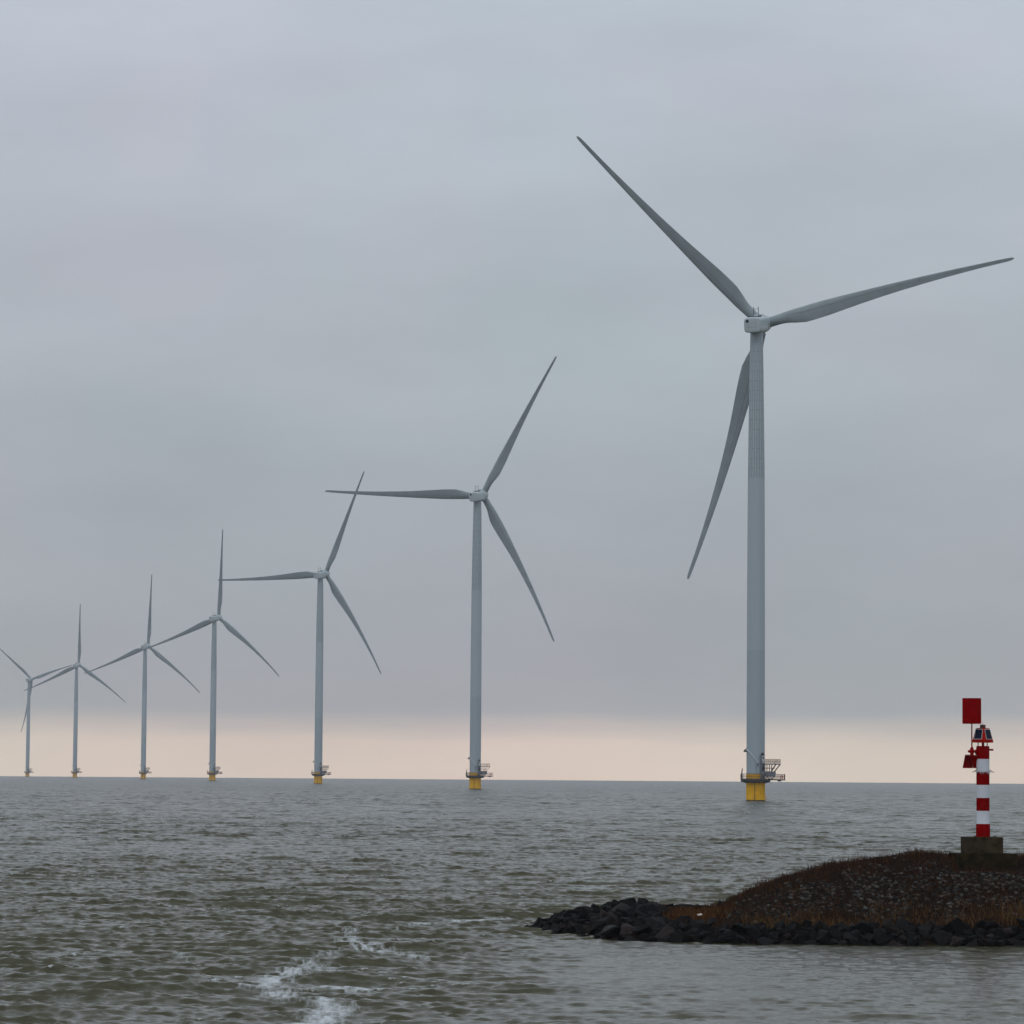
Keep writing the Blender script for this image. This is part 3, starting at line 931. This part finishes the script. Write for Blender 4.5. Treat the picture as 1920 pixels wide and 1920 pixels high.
def blade_mesh():
    st = [(.030, 2.0, 1.0, 17), (.05, 2.15, 1.0, 17), (.07, 2.45, .9, 16.8), (.09, 2.75, .78, 16.2), (.11, 3.0, .66, 15.6), (.13, 3.18, .56, 14.8), (.17, 3.38, .42, 13.5), (.21, 3.42, .34, 12),
          (.26, 3.28, .30, 10), (.32, 2.95, .27, 8), (.40, 2.50, .25, 6), (.48, 2.12, .23, 4.6), (.56, 1.80, .22, 3.5), (.64, 1.53, .21, 2.6), (.72, 1.28, .20, 1.9),
          (.80, 1.06, .19, 1.3), (.87, .88, .18, .9), (.93, .78, .18, .6), (.965, .72, .18, .5), (.985, .62, .18, .4), (.996, .44, .18, .4), (1.0, .20, .18, .4)]
    bm = bmesh.new(); rings = []
    n = 28
    for t, c, th, tw in st:
        rnd = min(1, max(0, (.17 - t) / .13)); rnd = rnd * rnd * (3 - 2 * rnd)          # root blends into a cylinder
        sec = section(n, min(th, .55))
        pts = []
        al = -R(tw + 4.0)
        for k, (sx, sy) in enumerate(sec):
            X = (sx - (.5 * rnd + .33 * (1 - rnd))) * c
            Y = sy * c
            # matching circle point
            if k <= n // 2: a = math.pi * k / (n // 2)
            else: a = math.pi + math.pi * (k - n // 2) / (n - n // 2)
            cx_, cy_ = 1.02 * math.cos(a), 1.02 * math.sin(a)
            X = X * (1 - rnd) + cx_ * rnd; Y = Y * (1 - rnd) + cy_ * rnd
            xr = X * math.cos(al) - Y * math.sin(al); yr_ = X * math.sin(al) + Y * math.cos(al)
            xr += -.75 * 4 * t * (1 - t)
            yr_ += -5.27 * t * t
            pts.append(bm.verts.new((xr, yr_, t * RR)))
        rings.append(pts)
    m_ = len(rings[0])
    seam_k = n // 2 + 5
    for ri, (a, b) in enumerate(zip(rings, rings[1:])):
        for k in range(m_):
            f = bm.faces.new((a[k], a[(k + 1) % m_], b[(k + 1) % m_], b[k]))
    bm.faces.new(rings[0][::-1]); bm.faces.new(rings[-1])
    # seam: a fine raised strip along the near face
    for (k0, k1) in ((n // 2 + 6, n // 2 + 7),):
        for ri in range(4, len(rings) - 3):
            a, b = rings[ri], rings[ri + 1]
            def lerp(u, v, s): return u.co.lerp(v.co, s)
            w0, w1 = .05 / max(.3, st[ri][1] * .09), .05 / max(.3, st[ri + 1][1] * .09)
            out = Vector((0, -.012, 0))
            q = [lerp(a[k0], a[k1], 0) + out, lerp(a[k0], a[k1], min(.9, w0)) + out, lerp(b[k0], b[k1], min(.9, w1)) + out, lerp(b[k0], b[k1], 0) + out]
            f = bm.faces.new([bm.verts.new(p) for p in q]); f.material_index = 1
    bmesh.ops.recalc_face_normals(bm, faces=bm.faces)
    me = bpy.data.meshes.new("blade"); bm.to_mesh(me); bm.free()
    me.materials.append(M_BLADE); me.materials.append(M_SEAM)
    me.shade_smooth(); me.set_sharp_from_angle(angle=R(50))
    return me

def rotor_axes(yaw):
    ax = Vector((math.sin(yaw) * math.cos(TILT), math.cos(yaw) * math.cos(TILT), math.sin(TILT)))
    e1 = Vector((math.cos(yaw), -math.sin(yaw), 0))
    return e1, ax, e1.cross(ax).normalized()

def nacelle_matrix(yaw):
    e1, ax, e2 = rotor_axes(yaw)
    m = Matrix((e1, ax, e2)).transposed().to_4x4()
    m.translation = Vector((0, 0, HUB_Z + .2))
    return m

def blade_matrix(yaw, phi):
    e1, ax, e2 = rotor_axes(yaw)
    rd = math.cos(phi) * e1 + math.sin(phi) * e2
    td = -math.sin(phi) * e1 + math.cos(phi) * e2
    m = Matrix((-td, ax, rd)).transposed().to_4x4()
    m.translation = Vector((0, 0, HUB_Z)) + OVER * ax
    return m

def ring_pts(r, z, n, a0=0, a1=2 * math.pi):
    return [(r * math.cos(a0 + (a1 - a0) * k / n), r * math.sin(a0 + (a1 - a0) * k / n), z) for k in range(n + 1)]

def make_turbine():
    root = empty("wind_turbine")
    # transition piece
    bm = bmesh.new(); lathe(bm, [(1.87, .26), (1.87, 3.6), (1.87, 5.42)], n=48)
    tp = build("transition_piece", bm, M_YELLOW, root, smooth=40)
    bm = bmesh.new(); lathe(bm, [(1.88, -4), (1.88, .26)], n=48)
    build("tide_band", bm, M_TIDE, tp, smooth=40)
    bm = bmesh.new(); tube(bm, [(-.30, -1.93, -1), (-.30, -1.93, 3.7)], .055, 8)
    build("cable_tube", bm, M_RUSTLINE, tp, smooth=40)
    bm = bmesh.new()
    tube(bm, [(2.02, -.3, -1), (2.02, -.3, 1.2)], .06, 8); tube(bm, [(1.8, -.3, .75), (2.05, -.3, .75)], .05, 8)
    build("fender", bm, M_YELLOW, tp, smooth=40)
    # tower
    bm = bmesh.new()
    lathe(bm, [(1.835, 5.42), (1.82, 20), (1.80, 35), (1.755, 50), (1.69, 64), (1.55, 76), (1.40, 86), (1.27, 93.4), (1.27, 93.9)], n=56)
    tw = build("tower", bm, M_TOWER, root, smooth=40)
    bm = bmesh.new()
    for z, r in ((5.5, 1.85), (35, 1.808), (64.4, 1.70)):
        lathe(bm, [(r, z), (r + .02, z + .03), (r + .02, z + .12), (r, z + .15)], n=48, caps=False)
    build("flange", bm, M_TOWER, tw, smooth=40)
    # service platform: round deck with an arm to the right
    bm = bmesh.new()
    lathe(bm, [(2.15, 3.68), (2.9, 3.95), (3.0, 4.2), (3.0, 4.46), (1.88, 4.46)], n=40, caps=False)
    for k in range(10):
        a = 2 * math.pi * k / 10
        c, s = math.cos(a), math.sin(a)
        tube(bm, [(1.85 * c, 1.85 * s, 3.62), (2.95 * c, 2.95 * s, 3.9)], .07, 6)
    box(bm, (2.3, -1.25, 4.16), (5.78, 1.0, 4.38))
    box(bm, (4.35, -.6, 3.96), (5.05, .3, 4.16))
    vs_ = [bm.verts.new(p) for p in ((2.0, -1.1, 3.7), (2.0, .9, 3.7), (3.0, .9, 4.16), (3.0, -1.1, 4.16), (2.0, -1.1, 4.16), (2.0, .9, 4.16))]
    for f in ((0, 1, 2, 3), (0, 3, 4), (1, 5, 2), (0, 4, 5, 1), (4, 3, 2, 5)): bm.faces.new([vs_[i] for i in f])
    dk = build("platform", bm, M_DARK, root)
    bm = bmesh.new()
    a0, a1 = R(22), R(338)
    for z in (4.95, 5.42): tube(bm, ring_pts(2.94, z, 40, a0, a1), .035, 5)
    for k in range(41):
        a = a0 + (a1 - a0) * k / 40
        tube(bm, [(2.94 * math.cos(a), 2.94 * math.sin(a), 4.4), (2.94 * math.cos(a), 2.94 * math.sin(a), 5.42)], .048, 5)
    for z in (4.92, 5.38):
        tube(bm, [(2.7, -1.2, z), (5.74, -1.2, z), (5.74, .96, z), (2.7, .96, z)], .035, 5)
    for y in (-1.2, .96):
        for k in range(8): tube(bm, [(3.1 + k * .377, y, 4.36), (3.1 + k * .377, y, 5.38)], .048, 5)
    for k in range(1, 4): tube(bm, [(5.74, -1.2 + .54 * k, 4.36), (5.74, -1.2 + .54 * k, 5.38)], .034, 5)
    build("railing", bm, M_RAIL, dk)
    bm = bmesh.new(); tube(bm, [(5.1 + .23 * math.cos(a), -1.28, 4.86 + .23 * math.sin(a)) for a in [2 * math.pi * k / 20 for k in range(21)]], .075, 8)
    build("lifebuoy", bm, M_REDBUOY, root, smooth=40)
    bm = bmesh.new(); tube(bm, [(-2.78, -.7, 4.4), (-2.78, -.7, 5.7), (-2.66, -.7, 6.5)], [.12, .12, .09], 8); box(bm, (-3.05, -.95, 4.4), (-2.7, -.6, 5.35))
    build("light_post", bm, M_DARK, root)
    # davit on the tower
    bm = bmesh.new()
    tube(bm, [(-1.82, -1.15, 10.35), (-.9, -1.95, 9.2), (.38, -2.0, 7.55)], [.12, .10, .10], 8)
    tube(bm, [(-1.7, -1.2, 9.9), (-1.05, -2.0, 8.6), (.05, -2.0, 7.0)], .035, 6)
    dv = build("davit", bm, M_PALE, root, smooth=40)
    bm = bmesh.new(); box(bm, (-2.45, -1.25, 9.72), (-1.8, -.75, 10.08)); tube(bm, [(-2.3, -1.0, 10.05), (-1.75, -.9, 10.5)], .12, 6)
    build("winch", bm, M_DARK, dv)
    bm = bmesh.new(); tube(bm, [(-.05, -1.95, 5.42), (-.05, -1.95, 7.1)], .03, 6); tube(bm, [(.05, -1.95, 6.9), (.5, -1.95, 7.6)], .045, 6); box(bm, (.05, -2.05, 7.2), (.42, -1.7, 7.5))
    build("davit_foot", bm, M_GREYSTEEL, dv)
    # equipment cabinet beside the tower
    bm = bmesh.new(); box(bm, (.86, -2.25, 4.46), (1.6, -1.35, 9.05), bevel=.03)
    cb = build("cabinet", bm, M_GREYSTEEL, root)
    bm = bmesh.new(); box(bm, (1.13, -2.28, 8.02), (1.58, -2.24, 9.0)); box(bm, (1.22, -2.28, 7.6), (1.5, -2.24, 7.9))
    build("cabinet_door", bm, M_PALE, cb)
    bm = bmesh.new(); box(bm, (1.22, -2.31, 8.35), (1.47, -2.275, 8.85)); box(bm, (1.2, -2.3, 7.05), (1.45, -2.24, 7.5)); box(bm, (1.1, -2.3, 6.0), (1.6, -2.22, 6.9))
    build("cabinet_window", bm, M_BLACK, cb)
    bm = bmesh.new(); lathe(bm, [(.3, 9.05), (.3, 9.35), (.22, 9.55), (.1, 9.65)], n=14, off=(1.25, -1.85, 0))
    build("signal_lamp", bm, M_BLACK, root, smooth=40)
    # container and the raised landing
    bm = bmesh.new(); box(bm, (1.62, -2.1, 4.9), (3.85, .2, 5.95), bevel=.04)
    for k in range(6): box(bm, (1.75 + k * .35, -2.13, 5.0), (1.85 + k * .35, -2.08, 5.85))
    for (xa, za, xb, zb) in ((1.7, 4.46, 2.4, 4.9), (2.6, 4.46, 2.0, 4.9), (3.2, 4.42, 2.7, 4.9), (3.0, 4.42, 3.6, 4.9)):
        tube(bm, [(xa, -1.5, za), (xb, -1.5, zb + .05)], .09, 6)
    build("container", bm, M_GREYSTEEL, root)
    bm = bmesh.new()
    box(bm, (.9, -2.3, 7.27), (4.8, -.2, 7.43))
    box(bm, (1.62, -2.2, 6.5), (3.65, -.3, 6.62))
    for y in (-2.1, -.4):
        tube(bm, [(4.75, y, 7.3), (3.68, y, 5.95)], .07, 6); tube(bm, [(3.9, y, 7.3), (3.05, y, 5.95)], .07, 6)
        for x in (1.75, 2.15, 2.65, 3.1): tube(bm, [(x, y, 5.95), (x, y, 7.3)], .05, 6)
    ld = build("landing", bm, M_DARK, root)
    bm = bmesh.new()
    for y in (-2.25, -.25):
        for k in range(9): tube(bm, [(1.75 + k * .372, y, 7.43), (1.75 + k * .372, y, 8.32)], .052, 5)
        for z in (7.9, 8.32): tube(bm, [(1.7, y, z), (4.75, y, z)], .03, 5)
    for z in (7.9, 8.32): tube(bm, [(4.75, -2.25, z), (4.75, -.25, z)], .03, 5)
    tube(bm, [(3.5, -2.25, 7.45), (4.1, -2.25, 8.3)], .04, 5)
    build("landing_rail", bm, M_RAIL, ld)
    # nacelle, local y along the rotor axis
    bm = bmesh.new()
    rings = []
    for y, f in ((-3.62, .80), (-3.60, .88), (-3.50, .95), (-3.3, .985), (-2.9, 1.0), (0, 1.02), (1.75, 1.06)):
        ring = []
        for k in range(48):
            a = 2 * math.pi * k / 48
            c, q = math.cos(a), math.sin(a)
            e = 2 / 4.6
            ring.append(bm.verts.new((1.80 * f * math.copysign(abs(c) ** e, c), y, 1.54 * f * math.copysign(abs(q) ** e, q) - .02)))
        rings.append(ring)
    for a, b in zip(rings, rings[1:]):
        for k in range(48): bm.faces.new((a[k], a[(k + 1) % 48], b[(k + 1) % 48], b[k]))
    bm.faces.new(rings[0]); bm.faces.new(rings[-1][::-1])
    na = build("nacelle", bm, M_NAC, root, smooth=35)
    bm = bmesh.new(); lathe(bm, [(1.93, 1.70), (2.02, 1.8), (2.02, 3.15), (1.95, 3.28), (1.7, 3.3)], n=48, axis='Y')
    build("generator_ring", bm, M_NAC, na, smooth=35)
    bm = bmesh.new(); lathe(bm, [(2.035, 1.95), (2.05, 1.97), (2.05, 2.03), (2.035, 2.05)], n=48, axis='Y', caps=False)
    build("ring_joint", bm, M_DARK, na)
    bm = bmesh.new(); lathe(bm, [(.33, -3.68), (.33, -3.0)], n=20, axis='Y', off=(-1.0, 0, .80))
    build("vent", bm, M_BLACK, na)
    bm = bmesh.new()
    box(bm, (-1.2, -3.637, -.44), (1.25, -3.60, -.40)); box(bm, (.66, -3.637, -.40), (.70, -3.60, 1.0)); box(bm, (-.6, -3.637, -.40), (-.57, -3.60, .6))
    for x in (-.2, .22): box(bm, (x, -3.645, .25), (x + .12, -3.60, .37))
    build("hatch", bm, M_GREYSTEEL, na)
    bm = bmesh.new(); box(bm, (-.75, -1.7, 1.5), (1.05, .2, 1.66)); box(bm, (.6, -.4, 1.6), (1.0, .4, 1.8)); tube(bm, [(.75, -.2, 1.7), (1.2, .2, 2.05)], .03, 5)
    build("roof_deck", bm, M_DARK, na)
    bm = bmesh.new()
    for x in (-.25, .72):
        tube(bm, [(x, -1.0, 1.6), (x, -1.0, 3.5)], .065, 6); tube(bm, [(x - .05, -1.0, 3.5), (x + .1, -1.0, 3.5)], .05, 5)
    tube(bm, [(-.25, -1.0, 3.1), (.72, -1.0, 3.1)], .04, 5)
    build("instrument_mast", bm, M_DARK, na)
    # hub and spinner
    bm = bmesh.new(); lathe(bm, [(1.45, 3.28), (1.72, 3.5), (1.78, 4.4), (1.78, 5.6), (1.6, 6.3), (1.15, 6.9), (.55, 7.2), (.05, 7.28)], n=40, axis='Y')
    build("hub", bm, M_NAC, root, smooth=40)
    bl = blade_mesh()
    for k in range(3): link("blade", bl, [], root)
    return root

def children(o): return [c for c in o.children]

def copy_tree(o, parent=None):
    c = o.copy(); COL.objects.link(c)
    if parent is not None: c.parent = parent
    for ch in children(o): copy_tree(ch, c)
    return c

TURBINES = [  # x, y, yaw, azimuth of one blade, label
    (48.8, 690.8, 18.2, 12.4, "nearest and largest wind turbine, rising between the breakwater and the striped beacon"),
    (-11.3, 1126.9, 19.2, 57.0, "second largest wind turbine, one blade level to the left, second from the right"),
    (-87.4, 1583.6, 24.1, 61.6, "third wind turbine from the right, its level left blade crossing another turbine's upright blade"),
    (-174.5, 2037.9, 24.4, 80.0, "middle wind turbine of the seven, upright blade touched by a larger turbine's level blade"),
    (-264.3, 2505.4, 18.9, 81.2, "third wind turbine from the left, its nacelle crossed by the next turbine's blade tip"),
    (-369.5, 2951.7, 14.7, 83.9, "small hazy wind turbine with an upright blade, second from the left"),
    (-473.8, 3413.2, 24.1, 15.9, "farthest and faintest wind turbine at the left edge, upper left blade cut off"),
]
proto = make_turbine()
for i, (tx, ty, yaw, phi, lab) in enumerate(TURBINES):
    t = proto if i == 0 else copy_tree(proto)
    t.location = (tx, ty, -A2 * (tx * tx + ty * ty))
    tag(t, lab, "wind turbine", "wind turbines in a row on the water")
    k = 0
    for c in children(t):
        nm = c.name.split(".")[0]
        if nm in ("nacelle", "hub"):
            c.matrix_local = nacelle_matrix(R(yaw))
        elif nm == "blade":
            c.matrix_local = blade_matrix(R(yaw), R(phi) + k * 2 * math.pi / 3); k += 1

# ------------------------------------------------------------------ hazy air
bm = bmesh.new(); box(bm, (-5800, -5800, -9), (5800, 5800, 160))
hm = bpy.data.materials.new("hazy_air"); hm.use_nodes = True
hn, hl = hm.node_tree.nodes, hm.node_tree.links
hn.remove(hn["Principled BSDF"])
pv = hn.new("ShaderNodeVolumePrincipled")
pv.inputs["Color"].default_value = (.90, .94, 1.0, 1)
pv.inputs["Density"].default_value = 0.00011
hl.new(pv.outputs[0], hn["Material Output"].inputs["Volume"])
hz = build("haze", bm, hm)
tag(hz, kind="stuff")
